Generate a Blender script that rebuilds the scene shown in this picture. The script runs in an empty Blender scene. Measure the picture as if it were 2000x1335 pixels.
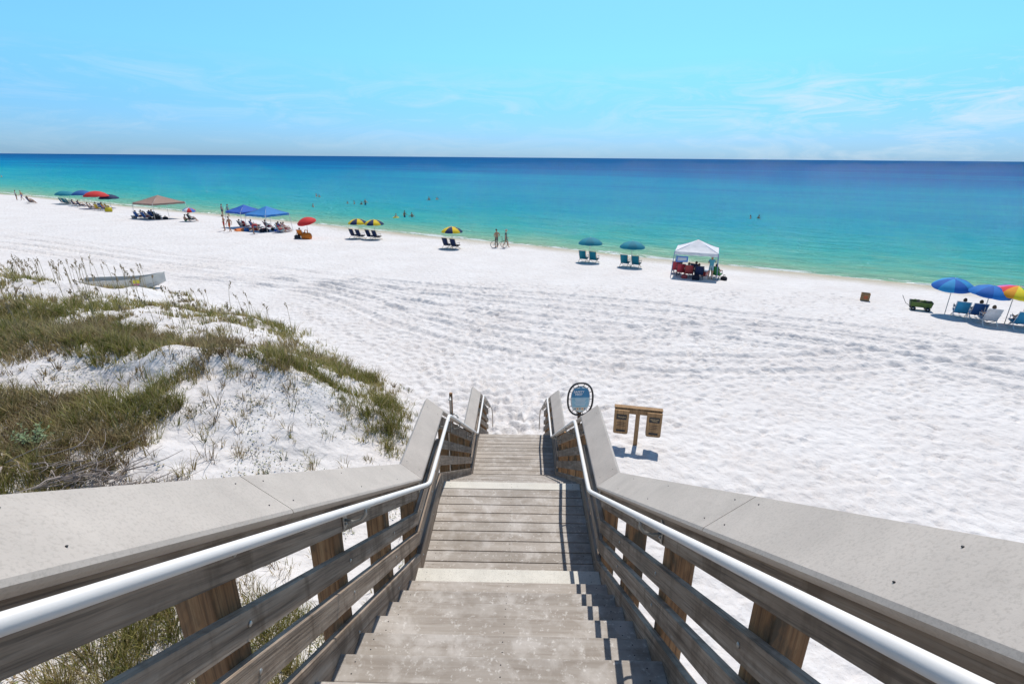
import bpy, bmesh, math, random
import numpy as np
from mathutils import Matrix, Vector, Euler
random.seed(7); RS=np.random.RandomState(11)
scene=bpy.context.scene
rad=math.radians

# ------------------------------------------------------------ materials
MATS={}
def new_mat(name):
    m=bpy.data.materials.new(name); m.use_nodes=True
    nt=m.node_tree; b=nt.nodes['Principled BSDF']
    return m,nt,b
def N(nt,t,**k):
    n=nt.nodes.new(t)
    for a,v in k.items(): setattr(n,a,v)
    return n
def ramp(nt,fac,stops,interp='LINEAR'):
    r=nt.nodes.new('ShaderNodeValToRGB'); r.color_ramp.interpolation=interp
    el=r.color_ramp.elements
    while len(el)<len(stops): el.new(0.5)
    for e,(p,c) in zip(el,stops):
        e.position=p; e.color=(c[0],c[1],c[2],1) if not isinstance(c,(int,float)) else (c,c,c,1)
    nt.links.new(fac,r.inputs[0]); return r.outputs[0]
def mixc(nt,fac,a,b,mode='MIX'):
    m=nt.nodes.new('ShaderNodeMix'); m.data_type='RGBA'; m.blend_type=mode
    for sock,v in ((m.inputs['Factor'],fac),(m.inputs[6],a),(m.inputs[7],b)):
        if isinstance(v,bpy.types.NodeSocket): nt.links.new(v,sock)
        elif isinstance(v,(int,float)): sock.default_value=v
        else: sock.default_value=(v[0],v[1],v[2],1)
    return m.outputs[2]
def math_(nt,op,a,b=None,c=None,clamp=False):
    m=nt.nodes.new('ShaderNodeMath'); m.operation=op; m.use_clamp=clamp
    for i,v in enumerate((a,b,c)):
        if v is None: continue
        if isinstance(v,bpy.types.NodeSocket): nt.links.new(v,m.inputs[i])
        else: m.inputs[i].default_value=v
    return m.outputs[0]
def noise(nt,vec,scale,detail=3,rough=.55,dist=0):
    n=nt.nodes.new('ShaderNodeTexNoise'); n.inputs['Scale'].default_value=scale
    n.inputs['Detail'].default_value=detail; n.inputs['Roughness'].default_value=rough
    n.inputs['Distortion'].default_value=dist
    if vec is not None: nt.links.new(vec,n.inputs['Vector'])
    return n.outputs['Fac']
def mapping(nt,vec,scale=(1,1,1),rot=(0,0,0)):
    m=nt.nodes.new('ShaderNodeMapping'); m.inputs['Scale'].default_value=scale; m.inputs['Rotation'].default_value=rot
    nt.links.new(vec,m.inputs['Vector']); return m.outputs[0]
def objco(nt):
    return nt.nodes.new('ShaderNodeTexCoord').outputs['Object']
def bump(nt,b,h,strength,dist,prev=None):
    n=nt.nodes.new('ShaderNodeBump'); n.inputs['Strength'].default_value=strength; n.inputs['Distance'].default_value=dist
    nt.links.new(h,n.inputs['Height'])
    if prev is not None: nt.links.new(prev,n.inputs['Normal'])
    if b is not None: nt.links.new(n.outputs[0],b.inputs['Normal'])
    return n.outputs[0]

def plain(name,col,rough=.6,metal=0,var=.12,scale=9.):
    if name in MATS: return MATS[name]
    m,nt,b=new_mat(name)
    co=objco(nt); f=noise(nt,co,scale,4)
    lo=[c*(1-var) for c in col]; hi=[min(1,c*(1+var)) for c in col]
    nt.links.new(ramp(nt,f,[(.3,lo),(.7,hi)]),b.inputs['Base Color'])
    b.inputs['Roughness'].default_value=rough; b.inputs['Metallic'].default_value=metal
    MATS[name]=m; return m

def cloth(name,col,rough=.8):
    if name in MATS: return MATS[name]
    m,nt,b=new_mat(name); co=objco(nt)
    f=noise(nt,co,3.,4)
    lo=[c*.88 for c in col]; hi=[min(1,c*1.08) for c in col]
    nt.links.new(ramp(nt,f,[(.3,lo),(.7,hi)]),b.inputs['Base Color'])
    b.inputs['Roughness'].default_value=rough
    tr=N(nt,'ShaderNodeBsdfTranslucent'); tr.inputs[0].default_value=(*col,1)
    mx=N(nt,'ShaderNodeMixShader'); mx.inputs[0].default_value=.2
    out=nt.nodes['Material Output']
    nt.links.new(b.outputs[0],mx.inputs[1]); nt.links.new(tr.outputs[0],mx.inputs[2]); nt.links.new(mx.outputs[0],out.inputs[0])
    MATS[name]=m; return m

def wood_mat(name,dark,mid,light,rot,stain=None,stainamt=0.0,scl=1.0):
    m,nt,b=new_mat(name); co=objco(nt)
    v=mapping(nt,co,rot=rot); v=mapping(nt,v,scale=(26*scl,1.3*scl,26*scl))
    g=noise(nt,v,1.0,7,.65,.5)
    v2=mapping(nt,co,scale=(3,3,3)); g2=noise(nt,v2,1.0,4)
    v3=mapping(nt,mapping(nt,co,rot=rot),scale=(95*scl,2.2*scl,95*scl)); g3=noise(nt,v3,1.0,4,.6,.2)
    c=ramp(nt,g,[(.25,dark),(.5,mid),(.75,light)])
    ge=N(nt,'ShaderNodeNewGeometry')
    rv=ramp(nt,ge.outputs['Random Per Island'],[(0,.78),(1,1.12)])
    c=mixc(nt,1.0,c,rv,'MULTIPLY')
    c=mixc(nt,.7,c,ramp(nt,g2,[(.3,.65),(.7,1.15)]),'MULTIPLY')
    c=mixc(nt,.65,c,ramp(nt,g3,[(.36,.35),(.5,1.0)]),'MULTIPLY')
    if stain:
        sn=noise(nt,mapping(nt,co,scale=(6,6,2.2)),1.0,5,.6,.6)
        c=mixc(nt,ramp(nt,sn,[(.5,0),(.62,stainamt)]),c,stain)
    nt.links.new(c,b.inputs['Base Color']); b.inputs['Roughness'].default_value=.85
    p=bump(nt,b,g,.5,.006); bump(nt,b,g3,.6,.004,p)
    MATS[name]=m; return m
SLP=.63
SL=math.atan(SLP)
RW=((.14,.095,.065),(.34,.26,.195),(.50,.415,.335))
rail_wood=wood_mat('weathered_rail_wood',*RW,(SL,0,0),(.12,.08,.05),.6)
flat_wood=wood_mat('weathered_flat_wood',*RW,(0,0,0))
post_wood=wood_mat('treated_post_wood',(.14,.065,.025),(.34,.175,.075),(.48,.29,.14),(rad(90),0,0),(.05,.045,.03),.85)
sign_wood=wood_mat('sign_wood',(.24,.13,.055),(.42,.25,.12),(.54,.36,.19),(rad(90),0,0))

def deck_mat():
    m,nt,b=new_mat('deck_boards'); co=objco(nt)
    g=noise(nt,mapping(nt,co,scale=(1.2,22,22)),1.0,6,.65,.6)
    bl=noise(nt,co,5.5,5,.65,.4); sp=noise(nt,co,34,4,.7)
    ge=N(nt,'ShaderNodeNewGeometry')
    c=ramp(nt,g,[(.25,(.26,.215,.175)),(.55,(.395,.35,.305)),(.8,(.48,.435,.39))])
    c=mixc(nt,1.0,c,ramp(nt,ge.outputs['Random Per Island'],[(0,.84),(1,1.10)]),'MULTIPLY')
    c=mixc(nt,ramp(nt,bl,[(.48,0),(.64,.6)]),c,(.56,.52,.48))
    c=mixc(nt,ramp(nt,sp,[(.58,0),(.66,.6)]),c,(.68,.65,.61))
    d=noise(nt,co,2.3,4,.6)
    c=mixc(nt,ramp(nt,d,[(.3,.5),(.5,0)]),c,(.20,.165,.13))
    nt.links.new(c,b.inputs['Base Color']); b.inputs['Roughness'].default_value=.85
    p=bump(nt,b,g,.35,.003); bump(nt,b,sp,.3,.003,p)
    return m
deck=deck_mat()
def speck(name,col,amt=.25,rough=.7,dark=(.2,.17,.14)):
    m,nt,b=new_mat(name); co=objco(nt)
    bl=noise(nt,co,4,5,.6,.3); sp=noise(nt,co,120,3,.7); st=noise(nt,mapping(nt,co,scale=(1.5,.35,.35)),6,4)
    c=ramp(nt,bl,[(.3,[x*.88 for x in col]),(.7,[min(1,x*1.07) for x in col])])
    c=mixc(nt,ramp(nt,sp,[(.35,amt),(.5,0)]),c,dark)
    c=mixc(nt,ramp(nt,st,[(.58,0),(.75,.18)]),c,dark)
    nt.links.new(c,b.inputs['Base Color']); b.inputs['Roughness'].default_value=rough
    bump(nt,b,sp,.25,.002)
    MATS[name]=m; return m
cap_mat=speck('composite_cap',(.50,.44,.385),.25,.75)
strip_mat=speck('pale_board',(.66,.63,.56),.3,.8)
pipe_mat=plain('white_pipe',(.80,.77,.73),.5,0,.03)
galv=plain('galvanised_steel',(.42,.42,.40),.4,.7)
black=plain('black_paint',(.015,.015,.017),.4)

# ------------------------------------------------------------ mesh builder
class MB:
    def __init__(s): s.v=[]; s.f=[]; s.m=[]; s.mats=[]; s.sm=[]
    def mi(s,mat):
        if mat not in s.mats: s.mats.append(mat)
        return s.mats.index(mat)
    def add(s,vs,fs,mat,smooth=False,M=None):
        o=len(s.v)
        for p in vs:
            p=Vector(p)
            s.v.append(tuple(M@p) if M is not None else tuple(p))
        k=s.mi(mat) if not isinstance(mat,list) else None
        for i,f in enumerate(fs):
            s.f.append(tuple(o+j for j in f)); s.m.append(k if k is not None else s.mi(mat[i])); s.sm.append(smooth)
    def box(s,c,size,mat,R=None,M=None,bev=0):
        hx,hy,hz=[a/2 for a in size]
        R4=(R.to_matrix().to_4x4() if isinstance(R,Euler) else (R if R is not None else Matrix.Identity(4)))
        T=Matrix.Translation(c)@R4
        if M is not None: T=M@T
        vs=[(x*hx,y*hy,z*hz) for x in(-1,1) for y in(-1,1) for z in(-1,1)]
        s.add(vs,[(0,1,3,2),(4,6,7,5),(0,4,5,1),(2,3,7,6),(0,2,6,4),(1,5,7,3)],mat,False,T)
    def bbox(s,c,size,mat,R=None,M=None,bev=.006):
        bm=bmesh.new(); bmesh.ops.create_cube(bm,size=1)
        for v in bm.verts: v.co=Vector((v.co.x*size[0],v.co.y*size[1],v.co.z*size[2]))
        bmesh.ops.bevel(bm,geom=bm.edges[:],offset=bev,segments=2,affect='EDGES',profile=.5)
        R4=(R.to_matrix().to_4x4() if isinstance(R,Euler) else (R if R is not None else Matrix.Identity(4)))
        T=Matrix.Translation(c)@R4
        if M is not None: T=M@T
        bm.verts.index_update()
        s.add([v.co[:] for v in bm.verts],[tuple(v.index for v in f.verts) for f in bm.faces],mat,False,T); bm.free()
    def tube(s,pts,r,mat,n=8,M=None,cap=True):
        pts=[Vector(p) for p in pts]; rr=r if isinstance(r,(list,tuple)) else [r]*len(pts)
        vs=[];fs=[]
        d0=(pts[1]-pts[0]).normalized()
        a=d0.orthogonal().normalized()
        for i,p in enumerate(pts):
            if i==0: d=pts[1]-pts[0]
            elif i==len(pts)-1: d=pts[-1]-pts[-2]
            else: d=(pts[i+1]-pts[i]).normalized()+(pts[i]-pts[i-1]).normalized()
            d.normalize(); a=(a-d*a.dot(d)).normalized(); b=d.cross(a)
            for j in range(n):
                t=2*math.pi*j/n; vs.append(p+a*(rr[i]*math.cos(t))+b*(rr[i]*math.sin(t)))
        for i in range(len(pts)-1):
            for j in range(n):
                k=(j+1)%n; fs.append((i*n+j,i*n+k,(i+1)*n+k,(i+1)*n+j))
        if cap: fs.append(tuple(range(n-1,-1,-1))); fs.append(tuple((len(pts)-1)*n+j for j in range(n)))
        s.add(vs,fs,mat,True,M)
    def ball(s,c,r,mat,M=None,seg=12,ring=8,zmin=None):
        rx,ry,rz=(r,r,r) if isinstance(r,(int,float)) else r
        vs=[];fs=[]
        for i in range(ring+1):
            ph=math.pi*i/ring
            for j in range(seg):
                t=2*math.pi*j/seg
                vs.append((c[0]+rx*math.sin(ph)*math.cos(t),c[1]+ry*math.sin(ph)*math.sin(t),c[2]+rz*math.cos(ph)))
        for i in range(ring):
            for j in range(seg):
                k=(j+1)%seg; fs.append((i*seg+j,(i+1)*seg+j,(i+1)*seg+k,i*seg+k))
        s.add(vs,fs,mat,True,M)
    def sweep(s,prof,path,mat,M=None):
        n=len(prof); vs=[];fs=[]
        for (y,z) in path:
            for (x,dz) in prof: vs.append((x,y,z+dz))
        for i in range(len(path)-1):
            for j in range(n):
                k=(j+1)%n; fs.append((i*n+j,i*n+k,(i+1)*n+k,(i+1)*n+j))
        fs.append(tuple(range(n-1,-1,-1))); fs.append(tuple((len(path)-1)*n+j for j in range(n)))
        s.add(vs,fs,mat,False,M)
    def obj(s,name,loc=(0,0,0),rotz=0,parent=None,scale=1):
        me=bpy.data.meshes.new(name); me.from_pydata(s.v,[],s.f)
        for m in s.mats: me.materials.append(m)
        me.polygons.foreach_set('material_index',s.m); me.polygons.foreach_set('use_smooth',s.sm)
        bm=bmesh.new(); bm.from_mesh(me); bmesh.ops.recalc_face_normals(bm,faces=bm.faces[:]); bm.to_mesh(me); bm.free()
        me.update()
        o=bpy.data.objects.new(name,me); bpy.context.collection.objects.link(o)
        o.location=loc; o.rotation_euler=(0,0,rotz); o.scale=(scale,)*3
        if parent: o.parent=parent
        return o
def empty(name,loc=(0,0,0),rotz=0):
    o=bpy.data.objects.new(name,None); bpy.context.collection.objects.link(o); o.location=loc; o.rotation_euler=(0,0,rotz); return o

# ------------------------------------------------------------ terrain function
TAB=[np.random.RandomState(100+i).rand(256,256) for i in range(6)]
def vn(x,y,k=0):
    x=np.asarray(x,float);y=np.asarray(y,float)
    xi=np.floor(x).astype(int);yi=np.floor(y).astype(int);fx=x-xi;fy=y-yi
    fx=fx*fx*(3-2*fx);fy=fy*fy*(3-2*fy);T=TAB[k]
    a=T[xi&255,yi&255];b=T[(xi+1)&255,yi&255];c=T[xi&255,(yi+1)&255];d=T[(xi+1)&255,(yi+1)&255]
    return (a*(1-fx)+b*fx)*(1-fy)+(c*(1-fx)+d*fx)*fy-.5
def fbm(x,y,k=0,o=4):
    r=0;a=1
    for i in range(o): r=r+a*vn(x*2**i+13.7*i,y*2**i-7.1*i,(k+i)%6);a*=.5
    return r
POLY=np.array([(-1.1,-60),(-1.15,4),(-1.5,8),(-2.2,11.7),(-3.5,16.5),(-10,22.7),(-18.3,28.5),(-25.5,29.0),(-39,37.5),(-90,62),(-400,235),(-900,100),(-900,-60)],float)
def sdist(x,y):
    x=np.asarray(x,float);y=np.asarray(y,float)
    best=np.full(x.shape,1e9);ins=np.zeros(x.shape,bool)
    n=len(POLY)
    for i in range(n):
        ax,ay=POLY[i];bx,by=POLY[(i+1)%n];dx,dy=bx-ax,by-ay
        t=np.clip(((x-ax)*dx+(y-ay)*dy)/(dx*dx+dy*dy),0,1)
        best=np.minimum(best,np.hypot(x-ax-t*dx,y-ay-t*dy))
        c=((ay>y)!=(by>y))
        with np.errstate(divide='ignore',invalid='ignore'):
            xx=(bx-ax)*(y-ay)/(by-ay if by!=ay else 1e-9)+ax
        ins^=(c&(x<xx))
    return np.where(ins,best,-best)
def seg_d(x,y,pts):
    best=np.full(np.shape(x),1e9)
    for (ax,ay),(bx,by) in zip(pts[:-1],pts[1:]):
        dx,dy=bx-ax,by-ay
        t=np.clip(((x-ax)*dx+(y-ay)*dy)/(dx*dx+dy*dy),0,1)
        best=np.minimum(best,np.hypot(x-ax-t*dx,y-ay-t*dy))
    return best
def sst(t): t=np.clip(t,0,1); return t*t*(3-2*t)
RIDGE=[(-22,16.5),(-15,14.6),(-8.6,12.8),(-5.5,12.8),(-3.2,13.9)]
SEA=-0.8
def shore_s(x,y):
    a=-.872*x+.489*y
    return .489*x+.872*y+1.5*vn(a/16+3.3,a*0+.5,2)+.7*vn(a/5+1.3,a*0+.5,3)
def zf(x,y):
    x=np.asarray(x,float);y=np.asarray(y,float)
    s=shore_s(x,y)
    t=np.clip((s-24)/22,0,1)
    z=-.8*t**1.35
    z=np.where(s>46,-.8-.09*(s-46),z); z=np.maximum(z,-7)
    near=1.5*sst((8-y)/12)*np.clip(1-(np.abs(x)-25)/40,0,1)
    z=z+near
    d=sdist(x+1.2*fbm(x/3.,y/3.,1,3)*np.clip((np.abs(x)-1.5)/2,0,1),y)
    D=1.5*sst(d/5.)+.45*sst((d-5)/8)
    D=D+sst(d/4)*(1.1*fbm(x/6.,y/6.,0,3)+.22*fbm(x/1.4,y/1.4,2,3))
    D=D+.55*np.exp(-(seg_d(x,y,RIDGE)/1.0)**2)*sst((d+.5)/1.5)
    D=D-.55*np.exp(-(((x+6)/2.6)**2+((y-9.6)/1.6)**2))*sst(d/2)
    D=D-.35*np.exp(-(((x+11)/2.4)**2+((y-11.8)/.9)**2))
    z=z+np.maximum(D,0)*np.where(d>-1,1,0)
    z=z+.07*fbm(x/4.,y/4.,4,3)*np.clip((46-s)/8,0,1)
    return z
def gz(x,y): return float(zf(np.array([x]),np.array([y]))[0])

# ------------------------------------------------------------ ground mesh
def geo(a,b,first,ratio=1.25):
    out=[];p=a;st=first;sg=1 if b>a else -1
    while (b-p)*sg>0:
        p+=sg*st;st*=ratio;out.append(p)
    return out
def coords(lo,a,b,c,d,hi,fine,mid):
    L=sorted(geo(a,lo,mid*1.3,1.16)); X=list(np.arange(a,b,mid))+list(np.arange(b,c,fine))+list(np.arange(c,d,mid))
    H=geo(X[-1],hi,mid*1.3,1.16)
    return np.array(L+X+H)
gx=coords(-4000,-48,-13,21,48,4000,.085,.28)
gy=coords(-3000,-6,-2,33,62,4000,.085,.28)
X,Y=np.meshgrid(gx,gy,indexing='xy')
Z=zf(X,Y)
ix0=np.searchsorted(gx,-13);ix1=np.searchsorted(gx,21)-1;iy0=np.searchsorted(gy,-2);iy1=np.searchsorted(gy,33)-1
def stamp(px,py,ang,dep,l=.18,w=.095):
    i=ix0+int((px-gx[ix0])/.085);j=iy0+int((py-gy[iy0])/.085)
    if i<ix0+6 or i>ix1-6 or j<iy0+6 or j>iy1-6: return
    sl=(slice(j-5,j+6),slice(i-5,i+6))
    dx=X[sl]-px;dy=Y[sl]-py
    u=(dx*math.cos(ang)+dy*math.sin(ang))/l;v=(-dx*math.sin(ang)+dy*math.cos(ang))/w
    r2=u*u+v*v
    Z[sl]+=dep*(-np.exp(-r2)+.45*np.exp(-(np.sqrt(r2)-1.6)**2/.25))
for k in range(110):
    a=random.gauss(90,42)
    if a<8 or a>172: a=random.uniform(20,160)
    px,py=random.uniform(-.8,.8),random.uniform(12.6,13.5);a=rad(a)
    side=1
    for st in range(60):
        a+=random.gauss(0,.05);px+=.62*math.cos(a);py+=.62*math.sin(a);side=-side
        stamp(px-side*.09*math.sin(a),py+side*.09*math.cos(a),a,random.uniform(.03,.055))
for k in range(170):
    px,py=random.uniform(-13,21),random.uniform(-2,33);a=random.uniform(0,6.28);side=1
    for st in range(28):
        a+=random.gauss(0,.07);px+=.62*math.cos(a);py+=.62*math.sin(a);side=-side
        if sdist(np.array([px]),np.array([py]))[0]>1: break
        stamp(px-side*.09*math.sin(a),py+side*.09*math.cos(a),a,random.uniform(.03,.055))
for k in range(6000):
    px,py=random.uniform(-13,21),random.uniform(-2,33)
    stamp(px,py,random.uniform(0,6.28),random.uniform(.01,.03),random.uniform(.1,.2),random.uniform(.08,.14))
def track(pts,w=.20,dep=.085,gauge=1.6):
    for off in (-gauge/2,gauge/2):
        q=[]
        for i,(x,y) in enumerate(pts):
            a=pts[max(0,i-1)];b=pts[min(len(pts)-1,i+1)];dx,dy=b[0]-a[0],b[1]-a[1];l=math.hypot(dx,dy)
            q.append((x-dy/l*off,y+dx/l*off))
        d=seg_d(X,Y,q)
        Z[:]=np.where(d<.9,Z+dep*(-np.exp(-(d/w)**2)+.6*np.exp(-((d-.38)/.12)**2)),Z)
def curve(pts,n=24):
    out=[]
    P=[pts[0]]+pts+[pts[-1]]
    for i in range(1,len(P)-2):
        for t in np.linspace(0,1,n//4,endpoint=False):
            p0,p1,p2,p3=[np.array(p) for p in P[i-1:i+3]]
            out.append(tuple(.5*((2*p1)+(-p0+p2)*t+(2*p0-5*p1+4*p2-p3)*t*t+(-p0+3*p1-3*p2+p3)*t**3)))
    out.append(pts[-1]);return out
TRK=[curve([(-60,50),(-35,40),(-22,33.5),(-12,30.5),(-4,25.5),(3,22.3),(12,23.2),(22,17),(40,3)]),
 curve([(-70,57),(-30,39.5),(-15,34),(-6,28.5),(4,24.8),(14,20.5),(24,13),(44,-4)]),
 curve([(-60,55),(-28,40),(-8,31.5),(8,27),(22,20.5),(45,4)]),
 curve([(-50,46),(-24,35.5),(-11,29),(-5,23.5),(2,19.5),(10,18.8),(24,20),(45,8)])]
for q in TRK: track(q)
ny,nx=X.shape
verts=np.stack([X,Y,Z],-1).reshape(-1,3)
idx=np.arange(ny*nx).reshape(ny,nx)
F=np.stack([idx[:-1,:-1],idx[:-1,1:],idx[1:,1:],idx[1:,:-1]],-1).reshape(-1,4)
def np_mesh(name,verts,faces,smooth=True):
    me=bpy.data.meshes.new(name)
    me.vertices.add(len(verts));me.vertices.foreach_set('co',verts.astype(np.float32).ravel())
    me.loops.add(faces.size);me.loops.foreach_set('vertex_index',faces.astype(np.int32).ravel())
    me.polygons.add(len(faces));me.polygons.foreach_set('loop_start',np.arange(0,faces.size,faces.shape[1],dtype=np.int32))
    me.polygons.foreach_set('loop_total',np.full(len(faces),faces.shape[1],dtype=np.int32))
    me.update(calc_edges=True)
    me.polygons.foreach_set('use_smooth',np.full(len(faces),smooth))
    o=bpy.data.objects.new(name,me);bpy.context.collection.objects.link(o);return o
ground=np_mesh('sand_beach',verts,F)
def sand_mat():
    m,nt,b=new_mat('white_quartz_sand'); co=objco(nt)
    sep=N(nt,'ShaderNodeSeparateXYZ');nt.links.new(co,sep.inputs[0])
    n1=noise(nt,co,.35,5,.6);n2=noise(nt,co,5.,5,.6);n3=noise(nt,co,60,3,.7)
    c=ramp(nt,n1,[(.3,(.655,.615,.59)),(.7,(.72,.69,.67))])
    c=mixc(nt,.5,c,ramp(nt,n2,[(.3,.86),(.65,1.05)]),'MULTIPLY')
    fl=noise(nt,co,23,2,.5)
    c=mixc(nt,ramp(nt,fl,[(.72,0),(.77,.6)]),c,(.28,.22,.16))
    wet=math_(nt,'ADD',sep.outputs[2],math_(nt,'MULTIPLY',n1,.10))
    w=ramp(nt,math_(nt,'MULTIPLY_ADD',wet,-4.0,-2.35,clamp=True),[(0,0),(.55,.85),(1,1)])
    c=mixc(nt,w,c,(.42,.37,.27))
    nt.links.new(c,b.inputs['Base Color']);b.inputs['Roughness'].default_value=.95;b.inputs['Specular IOR Level'].default_value=.1
    vo=N(nt,'ShaderNodeTexVoronoi');vo.feature='SMOOTH_F1';vo.inputs['Scale'].default_value=2.7;vo.inputs['Smoothness'].default_value=.5
    dn=N(nt,'ShaderNodeTexNoise');dn.inputs['Scale'].default_value=3.;nt.links.new(co,dn.inputs['Vector'])
    av=N(nt,'ShaderNodeVectorMath',operation='MULTIPLY_ADD');nt.links.new(dn.outputs['Color'],av.inputs[0]);av.inputs[1].default_value=(.4,.4,.4);nt.links.new(co,av.inputs[2])
    nt.links.new(av.outputs[0],vo.inputs['Vector'])
    p=bump(nt,b,vo.outputs['Distance'],.6,.11)
    p=bump(nt,b,n2,.6,.09,p);bump(nt,b,n3,.3,.006,p)
    return m
ground.data.materials.append(sand_mat())

# ------------------------------------------------------------ sea
def sea_mesh():
    sv=np.array([43.5]+list(np.arange(44,70,.5)));sv=np.concatenate([sv,np.array(geo(sv[-1],45000,.8,1.13))])
    av=np.array(sorted(geo(0,-45000,1.5,1.1))+[0]+geo(0,45000,1.5,1.1))
    A,S=np.meshgrid(av,sv,indexing='xy')
    x=-.872*A+.489*S;y=.489*A+.872*S
    z=np.full(x.shape,SEA)
    fade=np.clip((S-45)/4,0,1)*np.clip(1-(S-60)/60,0,1)
    z=z+fade*(.05*np.sin(S*1.1+2.5*vn(A/20,S/15,1)*2)+.06*vn(A/5,S/1.5,3))
    v=np.stack([x,y,z],-1).reshape(-1,3);ny,nx=x.shape;i=np.arange(ny*nx).reshape(ny,nx)
    f=np.stack([i[:-1,:-1],i[1:,:-1],i[1:,1:],i[:-1,1:]],-1).reshape(-1,4)
    o=np_mesh('sea_water',v,f)
    m,nt,b=new_mat('sea_water');co=objco(nt)
    rotv=mapping(nt,co,rot=(0,0,rad(-60.72)))
    sp=N(nt,'ShaderNodeSeparateXYZ');nt.links.new(rotv,sp.inputs[0])
    s0=math_(nt,'SUBTRACT',sp.outputs[0],45.4)
    st=noise(nt,mapping(nt,rotv,scale=(.02,.004,1)),1.0,4,.55,.4)
    st2=noise(nt,mapping(nt,rotv,scale=(.10,.02,1)),1.0,4,.6,.6)
    st3=noise(nt,mapping(nt,rotv,scale=(.60,.22,1)),1.0,7,.75,.8)
    k=math_(nt,'MULTIPLY_ADD',math_(nt,'SUBTRACT',st,.5),2.4,1.0)
    s1=math_(nt,'MULTIPLY',math_(nt,'MAXIMUM',s0,0.0),k)
    lg=math_(nt,'DIVIDE',math_(nt,'LOGARITHM',math_(nt,'ADD',s1,1.0),10.0),4.0)
    lg=math_(nt,'ADD',lg,math_(nt,'MULTIPLY',math_(nt,'SUBTRACT',st2,.5),.12))
    lg=math_(nt,'ADD',lg,math_(nt,'MULTIPLY',math_(nt,'SUBTRACT',st3,.5),.24))
    c=ramp(nt,lg,[(0.02,(.36,.46,.30)),(.12,(.27,.49,.34)),(.22,(.14,.46,.36)),(.31,(.045,.41,.41)),(.42,(.008,.34,.44)),
                  (.51,(.0,.26,.43)),(.59,(.0,.175,.38)),(.68,(.0,.105,.29)),(.82,(.0,.075,.23))])
    fn=noise(nt,mapping(nt,rotv,scale=(1.2,.35,1)),1.0,6,.7,1.0)
    band=ramp(nt,math_(nt,'DIVIDE',s0,10.0,clamp=True),[(0,.0),(.02,.55),(.12,.50),(.2,.18),(.30,.10),(.36,.22),(.42,.02),(1,0)])
    fo=math_(nt,'GREATER_THAN',math_(nt,'ADD',fn,math_(nt,'MULTIPLY',band,.45)),.735)
    c=mixc(nt,math_(nt,'MULTIPLY',fo,.9),c,(.80,.83,.81))
    w1=noise(nt,mapping(nt,rotv,scale=(1.5,.6,1)),1.0,5,.7,.5)
    w2=noise(nt,mapping(nt,rotv,scale=(.30,.10,1)),1.0,4,.6,.6)
    p=bump(nt,None,w2,.8,1.6);p=bump(nt,None,w1,1.0,.8,p)
    nt.nodes.remove(b)
    df=N(nt,'ShaderNodeBsdfDiffuse');gl=N(nt,'ShaderNodeBsdfGlossy');mx=N(nt,'ShaderNodeMixShader')
    nt.links.new(c,df.inputs[0]);nt.links.new(p,df.inputs['Normal']);nt.links.new(p,gl.inputs['Normal'])
    gl.inputs['Roughness'].default_value=.09;mx.inputs[0].default_value=.07
    nt.links.new(df.outputs[0],mx.inputs[1]);nt.links.new(gl.outputs[0],mx.inputs[2]);nt.links.new(mx.outputs[0],nt.nodes['Material Output'].inputs[0])
    o.data.materials.append(m)
sea_mesh()

# ------------------------------------------------------------ stairs + railings
CX=-.07
stairs=empty('wooden_stairway',(CX,0,0))
mb=MB()
def board(y0,y1,z,mat=deck,w=.782,j=0.004):
    c=(random.uniform(-j,j),(y0+y1)/2,z-.019)
    mb.bbox(c,(2*w,abs(y1-y0)-.010,.038),mat,bev=.004)
    if y0>-.5 and y1<7:
        for sx in(-.7,0,.7):
            for q in(.3,.7): mb.ball((sx,y0+(y1-y0)*q,z),(.004,.004,.0015),black,seg=6,ring=4)
def tread(yn,z,run=.272,mat=deck,lastpale=False):
    board(yn-.140,yn+.012,z,strip_mat if lastpale else mat)
    board(yn-run-.0,yn-.140,z,mat)
for k in range(1,19):
    y=3.5-.272*(k-1)-(.05 if k>1 else 0);z=4.245+.178*(k-1)
    if k==1: board(3.33,3.51,z,strip_mat);board(3.16,3.33,z)
    else: tread(y,z)
    mb.box((0,y-.03,z-.038-.07),(1.56,.02,.138),flat_wood)
def landing(y0,y1,z,pale=True):
    n=int(round((y1-y0)/.142));w=(y1-y0)/n
    for i in range(n):
        board(y0+i*w,y0+(i+1)*w,z,strip_mat if (pale and i==n-1) else deck)
    for x in (-.7,0,.7): mb.box((x,(y0+y1)/2,z-.038-.095),(.04,y1-y0,.18),flat_wood)
L1=4.067;L2=1.94
landing(3.5,5.03,L1)
for k in range(1,12):
    tread(5.03+.2725*k,L1-.17725*k,.2725);mb.box((0,5.03+.2725*k-.03,L1-.17725*k-.108),(1.56,.02,.138),flat_wood)
landing(8.3,9.8,L2,False)
for k in range(1,11):
    tread(9.8+.273*k,L2-.1764*k,.273);mb.box((0,9.8+.273*k-.03,L2-.1764*k-.108),(1.56,.02,.138),flat_wood)
mb.obj('treads',parent=stairs)

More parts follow.
